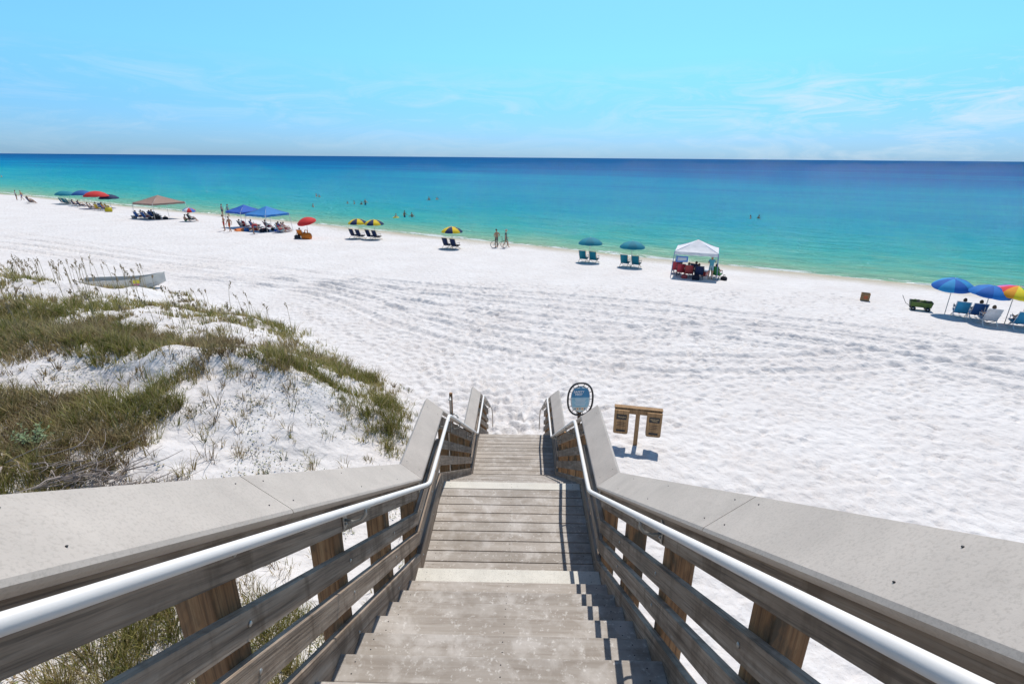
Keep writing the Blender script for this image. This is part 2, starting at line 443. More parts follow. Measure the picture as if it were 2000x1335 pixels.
CAP=[(-1.6,5.07+SLP*5.22),(3.62,5.07),(4.84,5.07),(8.15,2.94),(9.75,2.94),(12.9,.98)]
def capz(y):
    for (a,za),(b,zb) in zip(CAP[:-1],CAP[1:]):
        if y<=b: return za+(zb-za)*(y-a)/(b-a)
    return CAP[-1][1]
POSTS=[-1.4,-.5,.35,1.2,2.05,2.85,3.70,4.25,4.76,5.7,6.6,7.45,8.25,9.0,9.65,10.7,11.7,12.75]
def railing(sgn,drop):
    e=empty('wooden_railing',(CX,0,drop))
    mb=MB()
    S=lambda prof:[(sgn*x,z) for x,z in prof]
    capprof=[(.728,-.004),(.733,.010),(.895,.145),(.902,.138),(.925,.108),(.757,-.036),(.740,-.020)]
    cuts=[-1.6,1.5,3.62,4.84,8.15,9.75,12.98]
    capm=MB()
    for a,b in zip(cuts[:-1],cuts[1:]):
        capm.sweep(S(capprof),[(a+.002,capz(a+.002)),(b-.002,capz(b-.002))],cap_mat)
    for y in [.1,.75,1.42,1.58,2.3,3.0,3.7,4.7]:
        for fx,fz in((.765,.038),(.865,.121)):
            capm.ball((sgn*fx,y,capz(y)+fz-.0),(.0032,.0032,.002),black,seg=8,ring=4)
    capm.obj('cap_boards',parent=e)
    offs=[(-.045,-.20),(-.335,-.455),(-.54,-.67),(-.77,-1.03-drop)]
    for a,b in zip(CAP[:-1],CAP[1:]):
        flat=abs(a[1]-b[1])<.05
        for (h1,h0) in offs:
            mb.sweep(S([(.780+random.uniform(0,.004),h0),(.780,h1),(.817,h1),(.817,h0)]),[(a[0]+.003,a[1]),(b[0]-.003,b[1])],flat_wood if flat else rail_wood)
    mb.obj('rails',parent=e)
    pm=MB()
    for y in POSTS:
        top=min(capz(y-.06),capz(y+.06))+.005;bot=gz(CX+sgn*.9,y)-.5
        pm.bbox((sgn*.8795,y,(top+bot)/2),(.12,.12,top-bot),post_wood,bev=.006)
        if y>-0.2 and y<6:
            for h in(-.11,-.39,-.60,-.88): pm.ball((sgn*.779,y+.02,capz(y+.02)+h),(.005,.010,.010),galv,seg=8,ring=6)
    pm.obj('posts',parent=e)
    h=empty('handrail',(CX,0,drop))
    hm=MB();px=sgn*.668;DZ=-.045
    pts=[]
    K=CAP[:-1]+[(12.75,1.07)]
    for i,(y,z) in enumerate(K):
        if 0<i<len(K)-1:
            for d in(-.14,-.07,0,.07,.14):
                pts.append((px,y+d,(capz(y+d) if abs(d)>.1 else capz(y+d)+(-.012 if i%2==0 else .012)*(1-abs(d)/.1))+DZ))
        else: pts.append((px,y,z+DZ))
    pts.append((px,12.95,.75));pts.append((px,12.95,.35))
    hm.tube(pts,.0175,pipe_mat,16)
    hm.obj('pipe',parent=h)
    bm_=MB()
    for y in (.35,2.05,3.70,4.76,5.7,7.45,8.25,9.65,10.7,11.7):
        z=capz(y)-.125
        bm_.bbox((sgn*.776,y,z),(.008,.045,.11),galv,bev=.002)
        bm_.tube([(sgn*.772,y,z-.01),(sgn*.735,y,z-.02),(sgn*.69,y,z-.005),(px,y,z+.025),(px,y,z+.062)],.008,galv,8)
        bm_.ball((sgn*.771,y,z+.035),.008,galv,seg=8,ring=6);bm_.ball((sgn*.771,y,z-.035),.008,galv,seg=8,ring=6)
        bm_.bbox((px,y,z+.061),(.028,.09,.005),galv,Euler((-SL if (y<3.6 or 4.9<y<8.1 or y>9.8) else 0,0,0)),bev=.001)
    bm_.obj('brackets',parent=h)
railing(-1,0);railing(1,-.045)

# ------------------------------------------------------------ dune grass
def dens(x,y):
    d=sdist(x,y)
    n=fbm(x/2.6,y/2.6,3,3)+.75*fbm(x/.75,y/.75,5,2)
    g=.43+1.2*n
    g=g+.75*np.exp(-(seg_d(x,y,RIDGE)/1.3)**2)
    g=g+.55*sst((-6.3-x)/3.)*sst((11.5-y)/2.5)
    g=g+.30*sst((-12-x)/4)*sst((y-14)/3.)
    g=g+.35*sst((6-y)/4.)
    g=g-.28*np.exp(-(((x+5.2)/2.4)**2+((y-9.6)/1.6)**2))
    g=g-.8*np.exp(-(((x+11)/2.8)**2+((y-12.0)/.7)**2))
    g=g-1.3*np.exp(-(((x+8)/1.0)**2+((y-7.7)/.6)**2))
    g=g*sst((d-.1)/1.4)
    return np.clip(g,0,1)
def make_grass():
    def cand(n,x0,x1,y0,y1):
        x=RS.uniform(x0,x1,n);y=RS.uniform(y0,y1,n)
        k=RS.rand(n)<dens(x,y)**1.2
        return np.stack([x[k],y[k]],1)
    A=cand(17000,-20,-1.2,1.0,18);B=cand(11000,-48,-3,16,42);C=cand(5000,-34,-20,4,18)
    x=RS.uniform(-20,-1.3,2000);y=RS.uniform(1,24,2000);k=(sdist(x,y)>.5);D=np.stack([x[k],y[k]],1)
    P=np.concatenate([A,B,C,D]);iso=np.arange(len(P))>=len(P)-len(D)
    dist=np.hypot(P[:,0],P[:,1])
    dn=dens(P[:,0],P[:,1]);dn=np.where(iso,np.maximum(dn,.35),dn)
    nb=(np.clip(30-dist*.5,8,28)*(.4+.75*dn)).astype(int)
    ci=np.repeat(np.arange(len(P)),nb);n=len(ci)
    spread=(.04+.13*RS.rand(len(P)))[ci]
    ang=RS.uniform(0,2*np.pi,n);rr=spread*np.sqrt(RS.rand(n))
    bx=P[ci,0]+rr*np.cos(ang);by=P[ci,1]+rr*np.sin(ang)
    bz=zf(bx,by)-.02
    hc=RS.uniform(.12,.42,len(P))*(.6+.5*dn); hc=np.where(RS.rand(len(P))<.10,hc*1.7,hc)
    hh=hc[ci]*RS.uniform(.5,1.15,n)
    lean=RS.uniform(.1,1.1,n)*hh
    la=ang+RS.normal(0,.7,n)
    lx=np.cos(la)*lean-.05*hh;ly=np.sin(la)*lean+.1*hh
    wd=np.clip(.0036+.00030*dist[ci],.004,.015)*RS.uniform(.7,1.2,n)
    wa=RS.uniform(0,np.pi,n);ox=np.cos(wa)*wd;oy=np.sin(wa)*wd
    v=np.zeros((n,5,3))
    v[:,0]=np.stack([bx-ox,by-oy,bz],1);v[:,1]=np.stack([bx+ox,by+oy,bz],1)
    mx=bx+lx*.35;my=by+ly*.35;mz=bz+hh*.62
    v[:,2]=np.stack([mx+ox*.75,my+oy*.75,mz],1);v[:,3]=np.stack([mx-ox*.75,my-oy*.75,mz],1)
    v[:,4]=np.stack([bx+lx,by+ly,bz+hh],1)
    o=np.arange(n)[:,None]*5
    tri=np.concatenate([o+np.array([0,1,2]),o+np.array([0,2,3]),o+np.array([3,2,4])],0)
    pal=np.array([(.22,.225,.05),(.33,.295,.085),(.13,.15,.04),(.47,.37,.19),(.35,.265,.13),(.19,.13,.07)])
    pz=fbm(P[:,0]/2.2,P[:,1]/2.2,1,3)
    kind=RS.rand(len(P))*.6+.2+.4*(dn-.5)+.9*pz
    base=np.where(kind[:,None]>.72,pal[0],np.where(kind[:,None]>.5,pal[1],np.where(kind[:,None]>.42,pal[2],np.where(kind[:,None]>.2,pal[4],pal[5]))))
    col=base[ci]*RS.uniform(.6,1.25,n)[:,None]
    dry=RS.rand(n)<.27; col[dry]=pal[3]*RS.uniform(.6,1.25,dry.sum())[:,None]
    cols=np.ones((n,5,4));cols[:,:,:3]=col[:,None,:]
    cols[:,4,:3]=cols[:,4,:3]*.6+np.array([.45,.37,.2])*.4
    ob=np_mesh('dune_grass',v.reshape(-1,3),tri,False)
    at=ob.data.color_attributes.new('Col','FLOAT_COLOR','POINT');at.data.foreach_set('color',cols.astype(np.float32).ravel())
    m,nt,b=new_mat('dune_grass');a=N(nt,'ShaderNodeAttribute');a.attribute_name='Col'
    nt.links.new(a.outputs['Color'],b.inputs['Base Color']);b.inputs['Roughness'].default_value=.6;b.inputs['Specular IOR Level'].default_value=.2
    tr=N(nt,'ShaderNodeBsdfTranslucent');nt.links.new(a.outputs['Color'],tr.inputs[0])
    mx_=N(nt,'ShaderNodeMixShader');mx_.inputs[0].default_value=.3
    nt.links.new(b.outputs[0],mx_.inputs[1]);nt.links.new(tr.outputs[0],mx_.inputs[2]);nt.links.new(mx_.outputs[0],nt.nodes['Material Output'].inputs[0])
    ob.data.materials.append(m)
make_grass()
def make_vines():
    n=52000
    x=RS.uniform(-16,-1.3,n);y=RS.uniform(0.5,14,n)
    k=(fbm(x/1.1,y/1.1,4,3)>.02)&(sdist(x,y)>.3)&(RS.rand(n)<.8);x=x[k];y=y[k];n=len(x)
    z=zf(x,y)+RS.uniform(.01,.07,n)
    a=RS.uniform(0,6.28,n);s=RS.uniform(.010,.028,n)
    d=np.stack([np.cos(a),np.sin(a),RS.uniform(-.4,.4,n)],1)*s[:,None];e=np.stack([-np.sin(a),np.cos(a),RS.uniform(-.4,.4,n)],1)*s[:,None]*.6
    c=np.stack([x,y,z],1)
    v=np.stack([c-d,c+e,c+d,c-e],1).reshape(-1,3);f=np.arange(4*n).reshape(n,4)
    o=np_mesh('dune_vine',v,f,False)
    m,nt,b=new_mat('vine_leaf');g=N(nt,'ShaderNodeNewGeometry')
    nt.links.new(ramp(nt,g.outputs['Random Per Island'],[(0,(.10,.13,.03)),(.5,(.18,.20,.05)),(.75,(.30,.24,.11)),(1,(.24,.15,.08))]),b.inputs['Base Color']);b.inputs['Roughness'].default_value=.5
    o.data.materials.append(m)
make_vines()
def make_oats():
    mb=MB();st=plain('oat_stalk',(.34,.27,.15),.7);hd=plain('oat_seed',(.36,.26,.15),.8)
    c=0
    while c<210:
        if c<150: x=random.uniform(-44,-19);y=.5*(-x)+random.uniform(11.5,17)
        elif c<190: x=random.uniform(-19,-9);y=random.uniform(15,24)
        else: x=random.uniform(-30,-14);y=random.uniform(14,26)
        if sdist(np.array([x]),np.array([y]))[0]<.8: continue
        c+=1;z=gz(x,y);h=random.uniform(.7,1.6);a=random.uniform(-1.2,1.2);dx=-.16*h*math.cos(a)*random.uniform(-.3,1.5);dy=.2*h*math.sin(a)
        w=.010
        mb.tube([(x,y,z-.05),(x+dx*.25,y+dy*.25,z+h*.6),(x+dx*.7,y+dy*.7,z+h)],[w,w*.8,w*.5],st,4,cap=False)
        for q in range(12):
            t=q/11;px=x+dx*(.7+.6*t)+random.gauss(0,.022);py=y+dy*(.7+.5*t)+random.gauss(0,.022);pz=z+h*(.86+.26*t-.06*t*t)
            s=.027*(1.2-abs(t-.4));b=random.uniform(0,6.28)
            mb.add([(px,py,pz+s),(px+s*math.cos(b),py+s*math.sin(b),pz-s*.5),(px-s*.1,py,pz-s*1.9),(px-s*math.cos(b),py-s*math.sin(b),pz-s*.5)],[(0,1,2,3)],hd)
    mb.obj('sea_oats')
make_oats()
def brush():
    mb=MB();m=plain('grey_driftwood',(.30,.25,.22),.9,0,.3,14)
    x0,y0=-8.0,7.95
    for i in range(150):
        a=random.gauss(.25,.9);l=random.uniform(.3,1.1);r=random.uniform(.005,.018)
        x=x0+random.gauss(0,.55);y=y0+random.gauss(0,.28);z=gz(x,y)+random.uniform(.02,.5)
        p=[(x,y,z)];up=random.uniform(-.15,.35)
        for k in range(4):
            a+=random.gauss(0,.35);x+=l/4*math.cos(a);y+=l/4*math.sin(a);z+=l/4*up+random.gauss(0,.02);p.append((x,y,z))
        mb.tube(p,[r*(1-.18*k) for k in range(5)],m,6)
    mb.obj('driftwood_brush')
brush()
def shrub():
    mb=MB();m=plain('silvery_leaf',(.20,.28,.13),.6,0,.3,20)
    x0,y0=-9.7,8.8;z0=gz(x0,y0)+.18
    st=plain('shrub_stem',(.12,.09,.05),.8)
    for i in range(34):
        a=random.uniform(0,6.28);r=random.uniform(.1,.36);tip=(r*math.cos(a),r*math.sin(a)*.9,random.uniform(.12,.36))
        mb.tube([(0,0,-.2),(tip[0]*.5,tip[1]*.5,tip[2]*.7),tip],[.006,.004,.002],st,5)
        for k in range(13):
            t=random.uniform(.35,1.1);c=Vector(tip)*t;b=random.uniform(0,6.28);s=random.uniform(.02,.04);e=random.uniform(-.3,.8)
            d=Vector((math.cos(b),math.sin(b),e))*s;w=Vector((-math.sin(b),math.cos(b),0))*s*.4
            mb.add([c,c+d+w,c+d*2,c+d-w],[(0,1,2,3)],m)
    mb.obj('dune_shrub',(x0,y0,z0))
shrub()

# ------------------------------------------------------------ text helper
def text(body,size,loc,rot,mat,parent,name='lettering',align='CENTER',ext=.0008,bold=0.0):
    cu=bpy.data.curves.new(name,'FONT');cu.body=body;cu.size=size;cu.align_x=align;cu.align_y='CENTER';cu.extrude=ext;cu.offset=bold;cu.space_line=.9
    o=bpy.data.objects.new(name,cu);bpy.context.collection.objects.link(o)
    bpy.context.view_layer.update()
    me=bpy.data.meshes.new_from_object(o.evaluated_get(bpy.context.evaluated_depsgraph_get()));bpy.data.objects.remove(o)
    me.materials.clear();me.materials.append(mat)
    o=bpy.data.objects.new(name,me);bpy.context.collection.objects.link(o);o.location=loc;o.rotation_euler=rot;o.parent=parent;return o
white=plain('white_paint',(.8,.8,.8),.5,0,.03)

def safety_sign():
    x,y=1.40,10.55;g=gz(x,y)
    e=empty('beach_safety_sign',(x,y,0),rad(4))
    mb=MB();cz=2.44;rx,rz=.285,.40
    blue=plain('sign_blue',(.02,.22,.42),.4);pale=plain('sign_pale',(.62,.74,.78),.4);org=plain('sign_orange',(.75,.25,.08),.5);sandc=plain('sign_sand',(.72,.66,.52),.5)
    n=48
    def sup(t,a,b):
        c,s_=math.cos(t),math.sin(t);p=2/2.4
        return (a*abs(c)**p*(1 if c>=0 else -1),b*abs(s_)**p*(1 if s_>=0 else -1))
    ring=[(sup(2*math.pi*i/n,rx,rz)[0],0,cz+sup(2*math.pi*i/n,rx,rz)[1]) for i in range(n)];ring.append(ring[0])
    mb.tube(ring,.022,black,10,cap=False)
    def clipx(z,ins):
        t=min(1,abs((z-cz)/(rz-ins)));return (rx-ins)*(1-t**2.4)**(1/2.4)
    def band(z0,z1,mat,yy,ins=.07,k=10):
        vs=[];fs=[]
        for i in range(k+1):
            z=z0+(z1-z0)*i/k;w=clipx(z,ins);vs+=[(-w,yy,z),(w,yy,z)]
        for i in range(k): fs.append((2*i,2*i+1,2*i+3,2*i+2))
        mb.add(vs,fs,mat)
    band(cz-.33,cz+.33,pale,-.004);band(cz-.33,cz+.33,black,.004,.065)
    band(cz+.05,cz+.27,blue,-.008,.075);band(cz-.19,cz+.045,plain('sign_lightblue',(.30,.55,.66),.4),-.008,.09)
    band(cz-.29,cz-.20,sandc,-.008,.09)
    for i in range(5): mb.box((-.11+.055*i,-.0105,cz-.235),(.03,.003,.03),org if i%2 else blue)
    for i in range(6): mb.box((.0,-.0105,cz+.02-.032*i),(.27-.03*(i%3),.003,.010),white)
    mb.box((0,-.009,cz+.295),(.05,.004,.03),blue)
    for i in range(14):
        t=2*math.pi*i/14;a=sup(t,rx,rz);b=sup(t,rx-.075,rz-.075);mb.tube([(a[0],0,cz+a[1]),(b[0],0,cz+b[1])],.007,black,6)
    mb.tube([(0,.03,g-.4),(0,.03,cz-.36)],.04,post_wood,10);mb.bbox((0,.035,cz-.3),(.09,.05,.25),post_wood)
    mb.obj('panel_and_post',parent=e)
    text("SAFETY\nFIRST",.072,(-.04,-.0115,cz+.155),(rad(90),0,0),white,e,bold=.002)
safety_sign()

def trash_station():
    x,y=3.3,12.7;e=empty('trash_bag_station',(x,y,gz(x,y)-.06),rad(-11))
    mb=MB()
    mb.bbox((0,0,.45),(.11,.11,1.5),sign_wood,bev=.006)
    mb.bbox((0,-.075,1.10),(1.26,.04,.14),sign_wood,bev=.006)
    mb.bbox((0,.0,1.193),(1.30,.17,.03),sign_wood,bev=.004)
    for sx,dz in((-.44,0),(.44,0)):
        w,h,r=.20,.36,.06;out=[(-w,h),(w,h)]
        for k in range(7): t=-k/6*math.pi/2;out.append((w-r+r*math.cos(t),-h+r+r*math.sin(t)))
        for k in range(7): t=-math.pi/2-k/6*math.pi/2;out.append((-w+r+r*math.cos(t),-h+r+r*math.sin(t)))
        n=len(out);vs=[(sx+a,-.16,.79+dz+b) for a,b in out]+[(sx+a,-.04,.79+dz+b) for a,b in out]
        mb.add(vs,[tuple(range(n)),tuple(range(2*n-1,n-1,-1))]+[(i,(i+1)%n,n+(i+1)%n,n+i) for i in range(n)],sign_wood)
        mb.box((sx,-.163,.95),(.28,.006,.16),black);mb.box((sx,-.163,.53),(.24,.006,.06),black)
        for k in range(3): mb.box((sx,-.162,.78-.05*k),(.24-.04*(k%2),.004,.012),black)
    mb.obj('posts_and_boxes',parent=e)
    pale=plain('label_tan',(.55,.40,.22),.6)
    text("TRASH",.07,(-.44,-.169,.95),(rad(90),0,0),pale,e,bold=.001)
    text("LEAVE NO\nTRACE",.05,(.44,-.169,.95),(rad(90),0,0),pale,e,bold=.001)
trash_station()

def foot_shower():
    x,y=-2.0,13.6;mb=MB()
    mb.bbox((0,0,.45),(.09,.09,1.3),post_wood);mb.tube([(0,-.06,-.2),(0,-.06,.95),(0,-.12,1.02),(0,-.2,1.0)],.02,galv,8)
    mb.tube([(0,-.06,.45),(.12,-.12,.47),(.2,-.16,.42)],.018,galv,8);mb.ball((.21,-.17,.40),(.04,.04,.03),galv)
    mb.ball((0,-.21,.985),(.05,.05,.025),galv);mb.bbox((.0,-.1,.45),(.09,.03,.05),black)
    mb.tube([(.4,-.4,-.1),(.4,-.4,.28),(.33,-.44,.33)],.022,galv,8);mb.ball((.31,-.45,.33),(.05,.04,.04),galv)
    mb.obj('foot_shower',(x,y,gz(x,y)))
foot_shower()

# ------------------------------------------------------------ boat on the dune edge
def boat():
    mb=MB();hull=plain('boat_hull',(.62,.62,.58),.45,0,.08,3);ins=plain('boat_inside',(.42,.42,.40),.6)
    L=4.6;n=18;secs=[]
    for i in range(n+1):
        t=i/n;x=-L/2+L*t
        w=.62*(1-max(0,(t-.45)/.55)**2.3)*(0.86+.14*min(1,t/.15));sheer=.66+.34*max(0,(t-.5)/.5)**2;keel=.02+.42*max(0,(t-.7)/.3)**2
        w=max(w,.015);prof=[(-w,sheer),(-w*.93,sheer*.55+keel*.45),(-w*.6,keel+.06),(0,keel),(w*.6,keel+.06),(w*.93,sheer*.55+keel*.45),(w,sheer)]
        inn=[(w*.93,sheer-.0),(w*.8,keel+.22 if keel<.3 else sheer-.05),(-w*.8,keel+.22 if keel<.3 else sheer-.05),(-w*.93,sheer)]
        secs.append([(x,a,b) for a,b in prof]+[(x,a,b) for a,b in inn])
    m=len(secs[0]);vs=[p for s in secs for p in s];fs=[];mt=[]
    for i in range(n):
        for j in range(m):
            k=(j+1)%m;fs.append((i*m+j,i*m+k,(i+1)*m+k,(i+1)*m+j));mt.append(hull if (j<6 or j in(6,10)) else ins)
    fs.append(tuple(range(m)));mt.append(hull);fs.append(tuple(n*m+j for j in range(m)));mt.append(hull)
    mb.add(vs,fs,mt)
    for xx in(-1.3,.1): mb.bbox((xx,0,.45),(.28,1.12,.04),ins)
    g=[(s[0][0],s[0][1]*1.02,s[0][2]) for s in secs];mb.tube(g,.03,hull,6);g=[(p[0],-p[1],p[2]) for p in g];mb.tube(g,.03,hull,6)
    mb.box((.95,-.595,.56),(.34,.02,.20),plain('yellow_sticker',(.75,.65,.06),.5),Euler((0,0,.13)));mb.box((.95,-.60,.40),(.26,.02,.08),plain('pink_sticker',(.7,.12,.3),.5),Euler((0,0,.13)))
    mb.obj('rowing_boat',(-23.8,29.7,gz(-23.8,29.7)-.05),rad(12))
boat()

# ------------------------------------------------------------ beach furniture
NAV=(.012,.03,.10);TEAL=(.01,.24,.33);YEL=(.80,.58,.02);RED=(.62,.03,.03);BLU=(.015,.13,.48);ORG=(.80,.22,.02);SKYB=(.03,.30,.62)
HEAD=rad(-29)
def umbrella(x,y,cols,R=1.05,H=2.05,tilt=(0,0),n=8,val=.0,rot=.2,g=None):
    mb=MB();pole=plain('umbrella_pole',(.6,.6,.58),.4,.3)
    g=gz(x,y) if g is None else g
    mats=[cloth('fabric_%d_%d_%d'%tuple(int(c*99) for c in cc),cc) for cc in cols]
    T=Matrix.Translation((0,0,H-.35))@Euler((tilt[0],tilt[1],0)).to_matrix().to_4x4()
    rings=[(0,.42),(.35,.37),(.7,.23),(1.0,.0)];K=4
    vs=[(0,0,.42*R)];fs=[];mt=[]
    for (r,z) in rings[1:]:
        for i in range(n*K):
            t=rot+2*math.pi*i/(n*K);ph=(i%K)/K;sag=math.sin(math.pi*ph)
            rr=R*r*(1-.035*sag*r);vs.append((rr*math.cos(t),rr*math.sin(t),z*R+.02*sag*(1-r)))
    m=n*K
    for i in range(m):
        k=(i+1)%m;c=mats[(i//K)%len(mats)]
        fs.append((0,1+i,1+k));mt.append(c)
        for q in range(2): fs.append((1+q*m+i,1+(q+1)*m+i,1+(q+1)*m+k,1+q*m+k));mt.append(c)
    o=len(vs)
    for i in range(m):
        p=vs[1+2*m+i];vs.append((p[0]*1.005,p[1]*1.005,p[2]-.09-.03*math.sin(math.pi*((i%K)/K))))
    for i in range(m):
        k=(i+1)%m;fs.append((1+2*m+i,o+i,o+k,1+2*m+k));mt.append(mats[(i//K)%len(mats)])
    mb.add(vs,fs,mt,True,T)
    mb.tube([(0,0,0),(0,0,.5)],[.02,.006],pole,6,T)
    mb.tube([(0,0,-.3),(0,0,H-.5),tuple(T@Vector((0,0,.3)))],.02,pole,8)
    for i in range(n):
        t=rot+2*math.pi*i/n;mb.tube([T@Vector((0,0,.34*R)),T@Vector((R*.7*math.cos(t),R*.7*math.sin(t),.205*R)),T@Vector((R*.98*math.cos(t),R*.98*math.sin(t),-.01))],.006,pole,4,cap=False)
    mb.obj('beach_umbrella',(x,y,g))
def canopy(x,y,col,rot,W=3.0,H=2.0,PK=.85,legc=(.6,.6,.6),banner=None):
    mb=MB();fab=cloth('canopy_%d_%d_%d'%tuple(int(c*99) for c in col),col);leg=plain('canopy_frame_%d'%int(legc[0]*99),legc,.4,.4)
    w=W/2
    for sx in(-1,1):
        for sy in(-1,1):
            mb.tube([(sx*w*1.08,sy*w*1.08,-.1),(sx*w,sy*w,H)],.024,leg,6);mb.box((sx*w*1.08,sy*w*1.08,.01),(.14,.14,.015),leg)
    C=[(-w,-w),(w,-w),(w,w),(-w,w)]
    for i in range(4):
        a=Vector((*C[i],0));b=Vector((*C[(i+1)%4],0))
        for k in range(2):
            p=a.lerp(b,k/2);q=a.lerp(b,(k+1)/2)
            mb.tube([p+Vector((0,0,H-.05)),q+Vector((0,0,H-.3))],.01,leg,4);mb.tube([p+Vector((0,0,H-.3)),q+Vector((0,0,H-.05))],.01,leg,4)
        mb.tube([a+Vector((0,0,H)),(0,0,H+PK-.06)],.012,leg,4)
    n=8;vs=[];fs=[]
    for j in range(n+1):
        r=j/n
        for i in range(4):
            for k in range(n):
                a=Vector((*C[i],0));b=Vector((*C[(i+1)%4],0));p=a.lerp(b,k/n)*r;sag=math.sin(math.pi*k/n)*.10*r
                vs.append((p.x,p.y,H+PK*(1-r)**1.18-sag*(1-abs(2*r-1))*.8))
    m=4*n
    for j in range(n):
        for i in range(m): k=(i+1)%m;fs.append((j*m+i,(j+1)*m+i,(j+1)*m+k,j*m+k))
    o=len(vs)
    for i in range(m): p=vs[n*m+i];vs.append((p[0]*1.01,p[1]*1.01,p[2]-.20-.03*(i%2)))
    for i in range(m): k=(i+1)%m;fs.append((n*m+i,o+i,o+k,n*m+k))
    mb.add(vs,fs,fab,False)
    if banner:
        for bi,(bc,u0,u1,z0,z1) in enumerate(banner):
            bm=cloth('banner_%d_%d_%d'%tuple(int(c*99) for c in bc),bc)
            mb.add([(-w+.05+u0,-w-.02-.01*bi,z0),(-w+.05+u1,-w-.02-.01*bi,z0+.05),(-w+.05+u1,-w-.02-.01*bi,z1),(-w+.05+u0,-w-.02-.01*bi,z1)],[(0,1,2,3)],bm)
    mb.obj('pop_up_canopy',(x,y,gz(x,y)),rot)
def chair(x,y,col,rot=HEAD,frame=(.55,.42,.25),name='beach_chair',tall=1.0):
    mb=MB();fr=plain('chair_frame_%d'%int(frame[0]*99),frame,.5);fb=cloth('sling_%d_%d_%d'%tuple(int(c*99) for c in col),col)
    w=.29
    for s in(-w,w):
        mb.tube([(s,-.42,.95*tall),(s,-.12,.30),(s,.55,0.0)],.018,fr,6);mb.tube([(s,.50,.36),(s,-.12,.27),(s,-.45,0)],.018,fr,6)
        mb.tube([(s*1.08,-.28,.60),(s*1.08,.30,.58),(s,.32,.33)],.016,fr,6)
        mb.box((s*1.08,.02,.60),(.07,.55,.022),fr)
    for p in((-.42,.95*tall),(.50,.36),(-.45,.03),(.55,.02)): mb.tube([(-w,p[0],p[1]),(w,p[0],p[1])],.016,fr,6)
    prof=[(-.42,.95*tall),(-.31,.66),(-.19,.38),(-.08,.27),(.12,.25),(.32,.29),(.50,.355)]
    vs=[];fs=[]
    for (yy,zz) in prof: vs+=[(-w+.02,yy+.012,zz+.012),(w-.02,yy+.012,zz+.012),(w-.02,yy-.006,zz-.008),(-w+.02,yy-.006,zz-.008)]
    for i in range(len(prof)-1):
        for j in range(4): k=(j+1)%4;fs.append((i*4+j,i*4+k,i*4+4+k,i*4+4+j))
    mb.add(vs,fs,fb,True)
    mb.obj(name,(x,y,gz(x,y)),rot)

# ------------------------------------------------------------ people
SKINS=[(.55,.30,.19),(.42,.21,.12),(.62,.38,.27),(.30,.15,.08)]
def base_pose():
    return dict(pel=(0,0,.94),sp=(0,-.01,1.12),ch=(0,-.005,1.31),nk=(0,-.01,1.46),hd=(0,.005,1.54),
      shR=(.165,-.01,1.39),elR=(.235,-.03,1.12),wrR=(.25,.05,.88),shL=(-.165,-.01,1.39),elL=(-.235,-.03,1.12),wrL=(-.25,.05,.88),
      hipR=(.09,0,.90),knR=(.11,.02,.49),anR=(.12,-.03,.085),toR=(.13,.13,.03),hipL=(-.09,0,.90),knL=(-.11,.02,.49),anL=(-.12,-.03,.085),toL=(-.13,.13,.03))
def pose(kind):
    p=base_pose()
    if kind=='walk':
        p.update(knR=(.10,.17,.50),anR=(.11,.20,.10),toR=(.12,.36,.05),knL=(-.10,-.04,.49),anL=(-.11,-.30,.14),toL=(-.12,-.19,.03),elR=(.23,-.14,1.14),wrR=(.24,-.10,.90),elL=(-.23,.05,1.13),wrL=(-.22,.22,.95))
    elif kind=='reach':
        p.update(elR=(.25,.12,1.22),wrR=(.20,.34,1.32),elL=(-.24,.10,1.18),wrL=(-.18,.33,1.15))
    elif kind=='hips':
        p.update(elR=(.36,-.08,1.17),wrR=(.19,.04,1.02),elL=(-.36,-.08,1.17),wrL=(-.19,.04,1.02))
    elif kind=='wade':
        p.update(elR=(.36,.02,1.19),wrR=(.48,.14,1.08),elL=(-.36,.02,1.19),wrL=(-.48,.14,1.08))
    elif kind=='sit':
        p.update(pel=(0,-.02,.36),sp=(0,-.12,.52),ch=(0,-.22,.69),nk=(0,-.28,.84),hd=(0,-.28,.92),shR=(.165,-.25,.78),elR=(.30,-.17,.63),wrR=(.31,.08,.65),shL=(-.165,-.25,.78),elL=(-.30,-.17,.63),wrL=(-.31,.08,.65),
          hipR=(.09,.02,.35),knR=(.13,.44,.47),anR=(.13,.68,.09),toR=(.14,.82,.05),hipL=(-.09,.02,.35),knL=(-.13,.44,.47),anL=(-.13,.68,.09),toL=(-.14,.82,.05))
    elif kind=='ground':
        p.update(pel=(0,0,.11),sp=(0,-.04,.29),ch=(0,-.03,.47),nk=(0,.01,.62),hd=(0,.03,.70),shR=(.165,0,.55),elR=(.26,.12,.34),wrR=(.16,.32,.36),shL=(-.165,0,.55),elL=(-.26,.12,.34),wrL=(-.16,.32,.36),
          hipR=(.09,.03,.11),knR=(.16,.38,.36),anR=(.12,.55,.06),toR=(.12,.70,.03),hipL=(-.09,.03,.11),knL=(-.16,.38,.36),anL=(-.12,.55,.06),toL=(-.12,.70,.03))
    elif kind=='bend':
        p.update(pel=(0,-.06,.88),sp=(0,.10,.97),ch=(0,.28,1.0),nk=(0,.43,.97),hd=(0,.50,.93),shR=(.165,.36,.95),elR=(.20,.42,.66),wrR=(.12,.48,.42),shL=(-.165,.36,.95),elL=(-.20,.42,.66),wrL=(-.12,.48,.42),
          hipR=(.09,-.05,.86),knR=(.11,.05,.47),hipL=(-.09,-.05,.86),knL=(-.11,.05,.47))
    return {k:Vector(v) for k,v in p.items()}
RADI=dict(pel=(.155,.115),sp=(.13,.10),ch=(.155,.11),nk=(.055,.055),hd=(.052,.052),sh=(.062,.06),el=(.043,.042),wr=(.028,.024),hip=(.088,.09),kn=(.056,.058),an=(.037,.04),to=(.038,.022))
BODY={}
